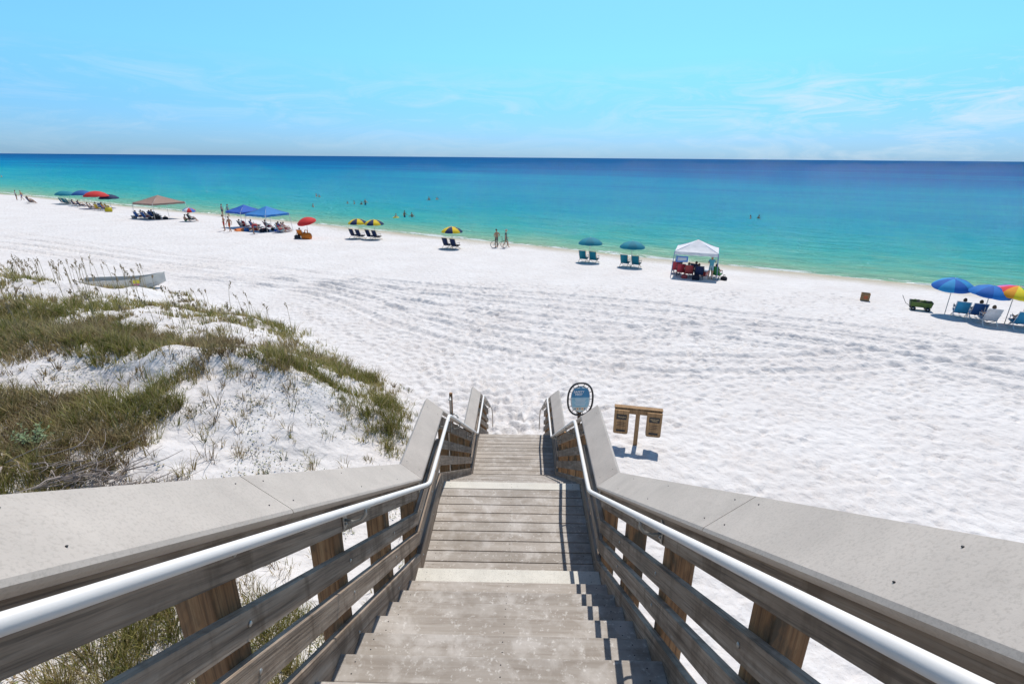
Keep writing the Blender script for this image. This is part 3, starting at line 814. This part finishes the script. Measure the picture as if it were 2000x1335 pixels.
def body_mesh(kind):
    if kind in BODY: return BODY[kind]
    p=pose(kind);names=[];co=[];rd=[]
    def av(n,c,r): names.append(n);co.append(Vector(c));rd.append(r);return len(co)-1
    ids={k:av(k,p[k],RADI[k.rstrip('RL')] if k.rstrip('RL') in RADI else RADI[k]) for k in p}
    E=[('pel','sp'),('sp','ch'),('ch','nk'),('nk','hd')]
    for s in 'RL': E+=[('ch','sh'+s),('sh'+s,'el'+s),('el'+s,'wr'+s),('pel','hip'+s),('hip'+s,'kn'+s),('kn'+s,'an'+s),('an'+s,'to'+s)]
    edges=[(ids[a],ids[b]) for a,b in E]
    for s in 'RL':
        sg=1 if s=='R' else -1
        w=p['wr'+s];d=(w-p['el'+s]).normalized();side=Vector((0,1,0));side=(side-d*side.dot(d)).normalized()
        pc=av('hand'+s,w+d*.075,(.030,.020));edges.append((ids['wr'+s],pc))
        palm=d.cross(side)*sg
        for i,(o,l) in enumerate(((.030,.068),(.010,.078),(-.010,.072),(-.030,.056))):
            a=av('f',w+d*.098+side*o,(.009,.009));b=av('f',w+d*(.098+l*.55)+side*o*1.1+palm*.008,(.008,.008));c=av('f',w+d*(.098+l)+side*o*1.1+palm*.026,(.0065,.0065))
            edges+=[(pc,a),(a,b),(b,c)]
        a=av('f',w+d*.045+side*.036,(.010,.010));b=av('f',w+d*.085+side*.058+palm*.01,(.008,.008));edges+=[(pc,a),(a,b)]
    me=bpy.data.meshes.new('b');me.from_pydata([c[:] for c in co],edges,[])
    o=bpy.data.objects.new('b',me);bpy.context.collection.objects.link(o)
    sk=o.modifiers.new('s','SKIN');sk.use_smooth_shade=True
    sd=me.skin_vertices[0].data
    for i,r in enumerate(rd): sd[i].radius=r;sd[i].use_root=(i==ids['pel'])
    sb=o.modifiers.new('u','SUBSURF');sb.levels=1;sb.render_levels=1
    bpy.context.view_layer.update()
    dg=bpy.context.evaluated_depsgraph_get();em=bpy.data.meshes.new_from_object(o.evaluated_get(dg))
    V=[v.co.copy() for v in em.vertices];Fc=[tuple(f.vertices) for f in em.polygons]
    bpy.data.objects.remove(o)
    bones=[(names[a],names[b],co[a],co[b]) for a,b in edges];cls=[]
    for f in Fc:
        c=sum((V[i] for i in f),Vector())/len(f);best=9;bb=None
        for (na,nb,a,b) in bones:
            ab=b-a;t=max(0,min(1,(c-a).dot(ab)/max(ab.length_squared,1e-9)));dd=(c-(a+ab*t)).length
            ra=RADI.get(na.rstrip('RL'),(.02,))[0];dd-=ra*.5
            if dd<best: best=dd;bb=(na,nb,t)
        na,nb,t=bb;k='skin'
        if na=='pel' and nb=='sp': k='bot' if t<.35 else 'top'
        elif na in('pel',) : k='bot'
        elif na.startswith('hip'): k='bot' if t<.62 else 'skin'
        elif na in('sp',): k='top'
        elif na=='ch' and (nb.startswith('sh')): k='top'
        elif na=='ch' and nb=='nk': k='top' if t<.45 else 'skin'
        elif na.startswith('sh'): k='sleeve' if t<.5 else 'skin'
        cls.append(k)
    BODY[kind]=(V,Fc,cls,p);return BODY[kind]
def person(x,y,kind='stand',face=0,top=None,bot=(.03,.05,.15),skin=0,hair=(.06,.035,.02),hat=None,h=1.0,z=None,long=False):
    V,Fc,cls,p=body_mesh(kind);mb=MB()
    sc=SKINS[skin];sm=plain('skin_%d'%skin,sc,.5,0,.06);ms=lambda c,n:plain('%s_%d_%d_%d'%(n,*[int(q*99) for q in c]),c,.8)
    tm=ms(top,'shirt') if top else sm;bm=ms(bot,'shorts');hm=ms(hair,'hair')
    mb.add([v[:] for v in V],Fc,[dict(skin=sm,top=tm,bot=bm,sleeve=tm)[c] for c in cls],True)
    nk,hd=p['nk'],p['hd'];d=(hd-nk).normalized();c=hd+d*.09+Vector((0,.015,0))
    fw=Vector((0,1,0));fw=(fw-d*fw.dot(d)).normalized();sd=fw.cross(d)
    H=Matrix(((sd.x,fw.x,d.x,c.x),(sd.y,fw.y,d.y,c.y),(sd.z,fw.z,d.z,c.z),(0,0,0,1)))
    vs=[];fs=[];sg,rn=16,12
    for i in range(rn+1):
        ph=math.pi*i/rn
        for j in range(sg):
            t=2*math.pi*j/sg;X_=math.sin(ph)*math.cos(t);Y_=math.sin(ph)*math.sin(t);Z_=math.cos(ph)
            jaw=1-.28*max(0,-Z_)**1.3;px=.076*X_*jaw;py=.094*Y_*(1-.10*max(0,-Z_));pz=.115*Z_
            if Y_>.93 and -.35<Z_<.1: py+=.022*(1-abs(Z_+.15)/.25)
            if Y_>.8 and .05<Z_<.3 and .25<abs(X_)<.6: py-=.006
            vs.append((px,py,pz))
    for i in range(rn):
        for j in range(sg): k=(j+1)%sg;fs.append((i*sg+j,(i+1)*sg+j,(i+1)*sg+k,i*sg+k))
    mb.add(vs,fs,sm,True,H)
    eye=plain('eye_dark',(.03,.02,.015),.3);lip=plain('lips',(.40,.13,.11),.5)
    for s in(-1,1):
        mb.ball((s*.03,.083,.010),(.011,.008,.007),eye,H,8,6);mb.ball((s*.078,-.004,-.005),(.012,.02,.03),sm,H,8,6)
    mb.ball((0,.080,-.058),(.022,.008,.006),lip,H,8,6)
    vs=[];fs=[]
    for i in range(8):
        ph=math.pi*(i/7)*.62
        for j in range(16):
            t=2*math.pi*j/16;X_=math.sin(ph)*math.cos(t);Y_=math.sin(ph)*math.sin(t);Z_=math.cos(ph)
            if Y_>.35: Z_=max(Z_,.38+.2*(1-abs(X_)))
            vs.append((.084*X_,.102*Y_-.006,.125*Z_))
    for i in range(7):
        for j in range(16): k=(j+1)%16;fs.append((i*16+j,(i+1)*16+j,(i+1)*16+k,i*16+k))
    mb.add(vs,fs,hm,True,H)
    if long: mb.ball((0,-.075,-.08),(.075,.035,.14),hm,H,10,8)
    if hat:
        hh=ms(hat,'hat');mb.ball((0,-.005,.07),(.094,.105,.085),hh,H,14,8)
        vs=[];fs=[]
        for r,zz in((.09,.065),(.20,.035)):
            for j in range(20): t=2*math.pi*j/20;vs.append((r*math.cos(t),r*math.sin(t)-.005,zz+.01*math.sin(3*t)))
        for r,zz in((.20,.03),(.09,.058)):
            for j in range(20): t=2*math.pi*j/20;vs.append((r*math.cos(t),r*math.sin(t)-.005,zz+.01*math.sin(3*t)))
        for q in range(3):
            for j in range(20): k=(j+1)%20;fs.append((q*20+j,q*20+k,(q+1)*20+k,(q+1)*20+j))
        mb.add(vs,fs,hh,True,H)
    mb.obj('person',(x,y,gz(x,y) if z is None else z),face,scale=h)

# --- right-hand group
umbrella(23.3,27.4,[SKYB,BLU],.92,1.95,(.12,-.1));umbrella(24.1,26.0,[BLU,(.02,.2,.6)],.88,1.9,(.1,.05))
umbrella(25.05,25.7,[(.8,.05,.05),(.85,.35,.02),(.85,.7,.03),(.1,.5,.1),(.05,.25,.7),(.8,.15,.4)],1.0,1.95,(.08,.1),rot=2.9,n=12)
for (x,y,c,t,hr,ht,k) in [(23.5,26.7,(.05,.35,.6),(.12,.3,.55),(.05,.03,.02),None,1),(24.1,26.4,(.03,.12,.35),(.55,.1,.12),(.10,.06,.03),None,0),(23.85,25.35,(.75,.75,.78),(.6,.45,.5),(.12,.07,.04),None,2),(25.0,24.9,(.05,.35,.6),None,(.04,.03,.02),None,1)]:
    chair(x,y,c,HEAD+random.uniform(-.15,.15),(.7,.7,.7));person(x,y,'sit',HEAD,t,(.05,.08,.2),k,hr,ht)
chair(25.5,24.6,(.05,.4,.65),HEAD,(.7,.7,.7))
def wagon():
    mb=MB();gm=cloth('wagon_green',(.10,.16,.04));bk=black
    vs=[];w,l=.25,.5
    for (a,b,z) in((w,l,.22),(w*1.12,l*1.1,.55)):
        vs+=[(-b,-a,z),(b,-a,z),(b,a,z),(-b,a,z)]
    mb.add(vs,[(0,3,2,1),(0,1,5,4),(1,2,6,5),(2,3,7,6),(3,0,4,7)],gm)
    for i in range(4): a=vs[4+i];b=vs[4+(i+1)%4];mb.tube([a,b],.018,bk,6);mb.tube([vs[i],vs[4+i]],.014,bk,6)
    for sx in(-1,1):
        for sy in(-1,1):
            c=(sx*.36,sy*.30,.13);mb.tube([(c[0],c[1]-.035*1,c[2]),(c[0],c[1]+.035,c[2])],.13,bk,16);mb.tube([(c[0],c[1]-.04,c[2]),(c[0],c[1]+.04,c[2])],.05,galv,10)
        mb.tube([(sx*.36,-.3,.13),(sx*.36,.3,.13)],.012,bk,6);mb.tube([(sx*.36,0,.13),(sx*.36,0,.22)],.02,bk,6)
    mb.tube([(-.5,0,.2),(-.75,0,.35),(-.98,0,.78)],.014,bk,6);mb.tube([(-.98,-.1,.78),(-.98,.1,.78)],.016,bk,6)
    for i in range(5): mb.ball((-.3+.15*i,random.uniform(-.1,.1),.55),(.11,.12,.09),[gm,cloth('towel_dark',(.06,.07,.05)),cloth('towel_olive',(.22,.24,.08))][i%3])
    mb.obj('folding_wagon',(22.5,28.2,gz(22.5,28.2)),rad(-28),scale=.92)
wagon()
def crate():
    mb=MB();m=sign_wood
    for z in(.08,.24,.40):
        for s in(-1,1): mb.bbox((0,s*.19,z),(.46,.02,.12),m,bev=.004);mb.bbox((s*.22,0,z),(.02,.38,.12),m,bev=.004)
    for sx in(-1,1):
        for sy in(-1,1): mb.box((sx*.195,sy*.165,.23),(.03,.03,.44),m)
    mb.box((0,0,.02),(.42,.36,.02),m);mb.box((.02,-.203,.24),(.2,.004,.2),plain('crate_mark',(.5,.12,.04),.6))
    mb.obj('wooden_crate',(20.9,30.5,gz(20.9,30.5)),rad(-30))
crate()
# --- white canopy group
canopy(12.75,37.3,(.78,.78,.80),rad(-20),2.9,1.95,.7,(.2,.25,.45),[((.10,.25,.6),.1,.9,1.2,1.65),((.7,.7,.72),.2,.8,1.3,1.55)])
person(13.45,36.0,'reach',HEAD,(.10,.35,.42),(.30,.45,.50),0,(.35,.22,.10),(.65,.45,.22),1.0,None,True)
for (x,y,c,t) in [(11.75,37.2,(.55,.05,.08),(.7,.7,.72)),(12.15,36.7,(.6,.1,.1),(.7,.15,.15)),(12.75,36.35,(.02,.04,.12),(.03,.03,.05)),(12.9,37.4,(.02,.04,.12),(.05,.06,.2)),(14.0,36.4,(.05,.3,.08),(.08,.12,.1)),(11.7,38.2,(.5,.05,.08),(.6,.1,.15))]:
    chair(x,y,c,HEAD+random.uniform(-.3,.3),(.05,.05,.06));person(x,y,'sit',HEAD,t,(.05,.06,.1),random.randint(0,2))
def bag(x,y,col,s=.35,name='beach_bag'):
    mb=MB();c=cloth('bag_%d_%d_%d'%tuple(int(q*99) for q in col),col)
    vs=[]
    for (w,d,z) in((.5,.3,0),(.56,.36,.25),(.52,.30,.62),(.40,.12,.78)):
        vs+=[(-w,-d,z),(w,-d,z),(w,d,z),(-w,d,z)]
    fs=[(0,3,2,1),(12,13,14,15)]
    for i in range(3):
        for j in range(4): k=(j+1)%4;fs.append((i*4+j,i*4+k,i*4+4+k,i*4+4+j))
    mb.add([(a*s,b*s,z*s) for a,b,z in vs],fs,c,True)
    mb.tube([(-.2*s,0,.75*s),(-.15*s,0,1.1*s),(.15*s,0,1.1*s),(.2*s,0,.75*s)],.02*s/.35,c,6)
    mb.obj(name,(x,y,gz(x,y)),random.uniform(-1,1))
def cooler(x,y,col):
    mb=MB();c=plain('cooler_%d_%d_%d'%tuple(int(q*99) for q in col),col,.4);mb.bbox((0,0,.18),(.6,.36,.34),c,bev=.02);mb.bbox((0,0,.385),(.63,.39,.07),white,bev=.015);mb.tube([(-.31,0,.28),(-.36,0,.2),(-.36,0,.16)],.015,black,6)
    mb.tube([(-.3,-.19,.36),(-.3,-.23,.30),(.3,-.23,.30),(.3,-.19,.36)],.012,black,6)
    mb.obj('cooler',(x,y,gz(x,y)),random.uniform(-1,1))
bag(12.35,35.7,(.02,.02,.04),.45);cooler(13.6,37.6,(.45,.04,.04));bag(11.7,36.2,(.6,.1,.1));bag(14.4,35.9,(.02,.02,.03))
# --- rental umbrella sets
for (x,y,cols,cc) in [(5.7,42.4,[TEAL,(.01,.2,.28)],TEAL),(8.75,40.5,[TEAL,(.01,.2,.28)],TEAL),(-6.4,48.0,[YEL,NAV],NAV),(-15.1,53.3,[YEL,NAV],NAV),(-16.9,53.7,[YEL,NAV],NAV),
        (-79,90.3,[TEAL],TEAL),(-77,88.8,[TEAL],TEAL)]:
    umbrella(x,y,cols,1.0 if x>0 else (.98 if x>-20 else 1.3),1.95,(0,0))
    px,py=math.cos(HEAD),math.sin(HEAD)
    for o in(-.45,.45): chair(x+px*o-.1,y+py*o-.3,cc,HEAD,(.35,.27,.16),'lounge_chair',1.05)
umbrella(-21.9,52.9,[RED],.95,2.0,(.25,-.15));chair(-22.3,52.2,ORG,HEAD+.4,(.6,.6,.6));bag(-21.7,52.0,ORG,.8,'orange_beach_bag');bag(-22.6,51.9,(.05,.05,.06),.5)
person(-22.3,52.2,'sit',HEAD+.4,(.75,.25,.05),(.05,.05,.06),0)
# --- blue canopies
canopy(-28.5,58.4,(.04,.24,.60),rad(-25),3.2,1.9,.8,(.55,.55,.55));canopy(-32.4,61.0,(.02,.12,.50),rad(-30),2.9,1.9,.7,(.55,.55,.55))
for i in range(9):
    x=-30.6+random.uniform(-2,4.4);y=58.2+(x+28.5)*-.45+random.uniform(-1,1);c=random.choice([(.5,.04,.05),(.02,.1,.35),(.03,.3,.4),(.02,.02,.03)])
    chair(x,y,c,HEAD+random.uniform(-.6,.6),(.5,.5,.5))
    if i%4!=3: person(x,y,'sit',HEAD+random.uniform(-.2,.2),random.choice([None,(.5,.05,.06),(.04,.06,.2),(.6,.6,.62)]),random.choice([(.02,.03,.1),(.4,.04,.05)]),random.randint(0,2))
for i in range(7): bag(-29+random.uniform(-2.5,3),57+random.uniform(-.7,1.5),random.choice([(.5,.04,.05),(.02,.02,.03),(.03,.15,.4),(.5,.3,.1)]),.45)
cooler(-27,57.2,(.04,.12,.5));cooler(-29.9,58,(.5,.05,.05))
person(-32.6,56.6,'hips',HEAD+2.4,None,(.5,.05,.04),1);person(-31.6,55.9,'walk',1.2,None,(.6,.12,.04),1,h=.95);person(-28.4,54.6,'bend',-1.2,(.45,.04,.05),(.4,.05,.06),1)
person(-43.0,74.8,'stand',HEAD,(.25,.3,.32),(.05,.06,.1),0);person(-42.2,74.9,'stand',HEAD,(.1,.35,.4),(.1,.1,.2),0)
def bodyboard(x,y,col,rot):
    mb=MB();c=plain('board_orange',col,.4);out=[]
    for i in range(20):
        t=2*math.pi*i/20;out.append((.95*math.cos(t),.3*math.sin(t)*(1-.15*math.cos(t))))
    vs=[(a,b,.06+.1*max(0,a)**2) for a,b in out]+[(a*.97,b*.93,.0+.1*max(0,a)**2) for a,b in out];n=20
    mb.add(vs,[tuple(range(n)),tuple(range(2*n-1,n-1,-1))]+[(i,(i+1)%n,n+(i+1)%n,n+i) for i in range(n)],c);mb.add([(-.8,0,.06),(-.6,0,.06),(-.85,0,.2)],[(0,1,2)],black)
    o=mb.obj('surfboard',(x,y,gz(x,y)+.13),rot);o.rotation_euler=(.45,0,rot)
bodyboard(-30.7,56.9,(.75,.2,.04),.4)
# --- small umbrella, tan canopy group, far groups
umbrella(-42.1,65.9,[RED,(.05,.2,.6),(.75,.75,.75)],.75,1.7,(.1,.1));person(-42.4,65.2,'ground',HEAD,None,(.05,.25,.1),1);person(-41.7,65.4,'sit',HEAD,(.1,.3,.15),(.02,.02,.03),1);chair(-41.7,65.4,(.02,.02,.03),HEAD,(.5,.5,.5))
canopy(-47.6,68.6,(.36,.24,.19),rad(-25),4.2,2.1,.9,(.5,.5,.5))
for i in range(8):
    x=-47.6+random.uniform(-2.2,2.2);y=68+random.uniform(-1.4,1.2);chair(x,y,random.choice([(.5,.04,.05),(.02,.1,.35),(.02,.02,.03)]),HEAD+random.uniform(-.5,.5),(.5,.5,.5))
    if i%3: person(x,y,'sit',HEAD,random.choice([None,(.5,.05,.06),(.04,.06,.2)]),(.4,.04,.05),random.randint(0,2))
for i in range(4): bag(-48.5+random.uniform(-1,3),66.9+random.uniform(-.6,.6),random.choice([(.5,.04,.05),(.02,.02,.03),(.03,.15,.4)]),.45)
cooler(-50.6,67.6,(.1,.1,.12))
umbrella(-66.5,81.8,[RED],1.7,2.3);umbrella(-73.2,87.3,[(.02,.12,.35)],1.5,2.2);umbrella(-66.2,83.9,[NAV],1.4,1.9)
for i in range(9):
    x=-66+random.uniform(-3,4);y=80.5+random.uniform(-1.5,1.5)-(x+66)*.5;chair(x,y,random.choice([(.5,.04,.05),(.6,.4,.03),(.02,.02,.03),(.02,.1,.3)]),HEAD+random.uniform(-.5,.5),(.5,.5,.5))
    if i%2: person(x,y,'sit',HEAD,random.choice([None,(.5,.05,.06),(.04,.06,.2)]),(.05,.05,.06),random.randint(0,2))
bag(-60.6,76.2,(.7,.55,.03),.8);bag(-61.2,76.9,(.03,.03,.04),.7)
for (x,y) in [(-83,88),(-85.5,90.5),(-72.5,84.5),(-70.5,83.2)]:
    chair(x,y,(.03,.05,.15),HEAD,(.4,.3,.2));person(x,y,'sit',HEAD,None,(.05,.05,.1),1)
person(-91,95.0,'walk',2,None,(.1,.1,.3),1);person(-92.5,95.5,'stand',HEAD,(.5,.5,.5),(.1,.1,.1),1)
# --- couple with bicycle at the water's edge
person(-2.35,49.7,'hips',HEAD+1.2,None,(.12,.05,.05),1,h=1.02);person(-1.45,49.9,'walk',-1.2,(.10,.17,.15),(.08,.13,.12),0,(.3,.2,.1),(.45,.42,.34))
def bicycle():
    mb=MB();fr=plain('bike_frame',(.05,.3,.28),.3,.3)
    for cx in(-.5,.5):
        mb.tube([(cx+.33*math.cos(2*math.pi*i/24),0,.35+.33*math.sin(2*math.pi*i/24)) for i in range(25)],.022,black,6,cap=False)
        for i in range(8): t=math.pi*i/4;mb.tube([(cx,0,.35),(cx+.32*math.cos(t),0,.35+.32*math.sin(t))],.004,galv,3)
        mb.ball((cx,0,.35),.04,galv)
    A=(-.5,0,.35);B=(-.08,0,.33);C=(-.2,0,.82);D=(.36,0,.86);E_=(.5,0,.35)
    for a,b in((A,B),(A,C),(B,C),(B,D),(C,D),(D,E_)): mb.tube([a,b],.018,fr,6)
    mb.tube([C,(-.23,0,.95)],.014,galv,6);mb.ball((-.24,0,.97),(.13,.07,.035),black);mb.tube([D,(.33,0,1.02)],.014,galv,6);mb.tube([(.22,-.28,1.06),(.33,-.1,1.03),(.33,.1,1.03),(.22,.28,1.06)],.014,black,6)
    mb.tube([(-.08,-.1,.25),(-.08,-.1,.33),(-.08,.1,.33),(-.08,.1,.41)],.012,black,6)
    mb.obj('bicycle',(-2.1,49.4,gz(-2.1,49.4)),rad(15))
bicycle()
for (x,y,dep,sk) in [(-44.9,115.5,1.1,1),(-44.0,114.8,1.3,1),(-36.5,91.8,1.2,0),(-31.0,97.6,1.1,1),(-32.6,98.6,1.3,1),(-28.4,95.7,.65,1),(-29.4,96.6,1.15,1),(-18.2,75.8,1.1,0),(-17.1,76.6,.75,3),(-16.2,77.4,1.1,1),(-19,108.6,1.05,1),(-17.6,110,1.2,1),(34.6,79.7,1.2,3),(35.9,79.9,1.2,3),(-193,196,.9,1)]:
    person(x,y,'wade',random.uniform(0,6.28),None,(.03,.04,.12),sk,z=SEA-dep)
def ring(x,y):
    mb=MB();mb.tube([(.36*math.cos(2*math.pi*i/20),.36*math.sin(2*math.pi*i/20),.03) for i in range(21)],.12,plain('float_yellow',(.75,.65,.02),.3),10,cap=False)
    mb.obj('swim_ring',(x,y,SEA))
ring(-18.2,75.8)

# ------------------------------------------------------------ light, sky, camera
AZ=rad(17);EL=rad(60)
w=bpy.data.worlds.new('World');scene.world=w;w.use_nodes=True;nt=w.node_tree
bg=nt.nodes['Background'];sky=N(nt,'ShaderNodeTexSky');sky.sky_type='NISHITA';sky.sun_disc=False;sky.sun_elevation=EL;sky.sun_rotation=AZ
sky.air_density=1.0;sky.dust_density=.3;sky.ozone_density=1.5;sky.altitude=0
tc=N(nt,'ShaderNodeTexCoord');sp=N(nt,'ShaderNodeSeparateXYZ');nt.links.new(tc.outputs['Generated'],sp.inputs[0])
tint=ramp(nt,sp.outputs[2],[(0,(.215,.39,.75)),(.03,(.23,.42,.75)),(.08,(.25,.50,.75)),(.16,(.35,.68,.81)),(.26,(.44,.80,.88)),(.55,(.42,.48,.52)),(1,(.40,.44,.48))])
tint=mixc(nt,1.0,tint,(2,2,2),'MULTIPLY')
c=mixc(nt,1.0,sky.outputs[0],tint,'MULTIPLY')
cv=mapping(nt,tc.outputs['Generated'],scale=(3,3,15),rot=(0,rad(8),0))
cn=noise(nt,cv,2.2,8,.66,1.1)
right=ramp(nt,math_(nt,'MULTIPLY_ADD',sp.outputs[0],1.0,.0,clamp=True),[(.0,.35),(.25,.45),(.5,1.0)])
el=ramp(nt,math_(nt,'MULTIPLY',sp.outputs[2],3.0,clamp=True),[(.0,.5),(.2,1),(.34,.9),(.46,0)])
cm=math_(nt,'MULTIPLY',math_(nt,'MULTIPLY',ramp(nt,cn,[(.46,0),(.72,.8)]),right),el)
c=mixc(nt,cm,c,(7.6,8.6,9.4))
nt.links.new(c,bg.inputs[0]);bg.inputs[1].default_value=.1
sun=bpy.data.lights.new('sun','SUN');sun.energy=4.1;sun.angle=rad(.5);sun.color=(1,.955,.89)
so=bpy.data.objects.new('sun',sun);bpy.context.collection.objects.link(so)
d=Vector((math.sin(AZ)*math.cos(EL),math.cos(AZ)*math.cos(EL),math.sin(EL)))
so.rotation_euler=d.to_track_quat('Z','Y').to_euler();so.location=(0,0,50)
cam=bpy.data.objects.new('camera',bpy.data.cameras.new('camera'));bpy.context.collection.objects.link(cam)
cam.data.lens=18;cam.data.sensor_width=36;cam.data.clip_start=.05;cam.data.clip_end=100000
cam.matrix_world=Matrix.Translation((0,0,7.6))@Matrix.Rotation(rad(.9),4,'Z')@Matrix.Rotation(rad(70.2),4,'X')@Matrix.Rotation(rad(.47),4,'Z')
scene.camera=cam
scene.view_settings.view_transform='Standard';scene.view_settings.look='None';scene.view_settings.exposure=0
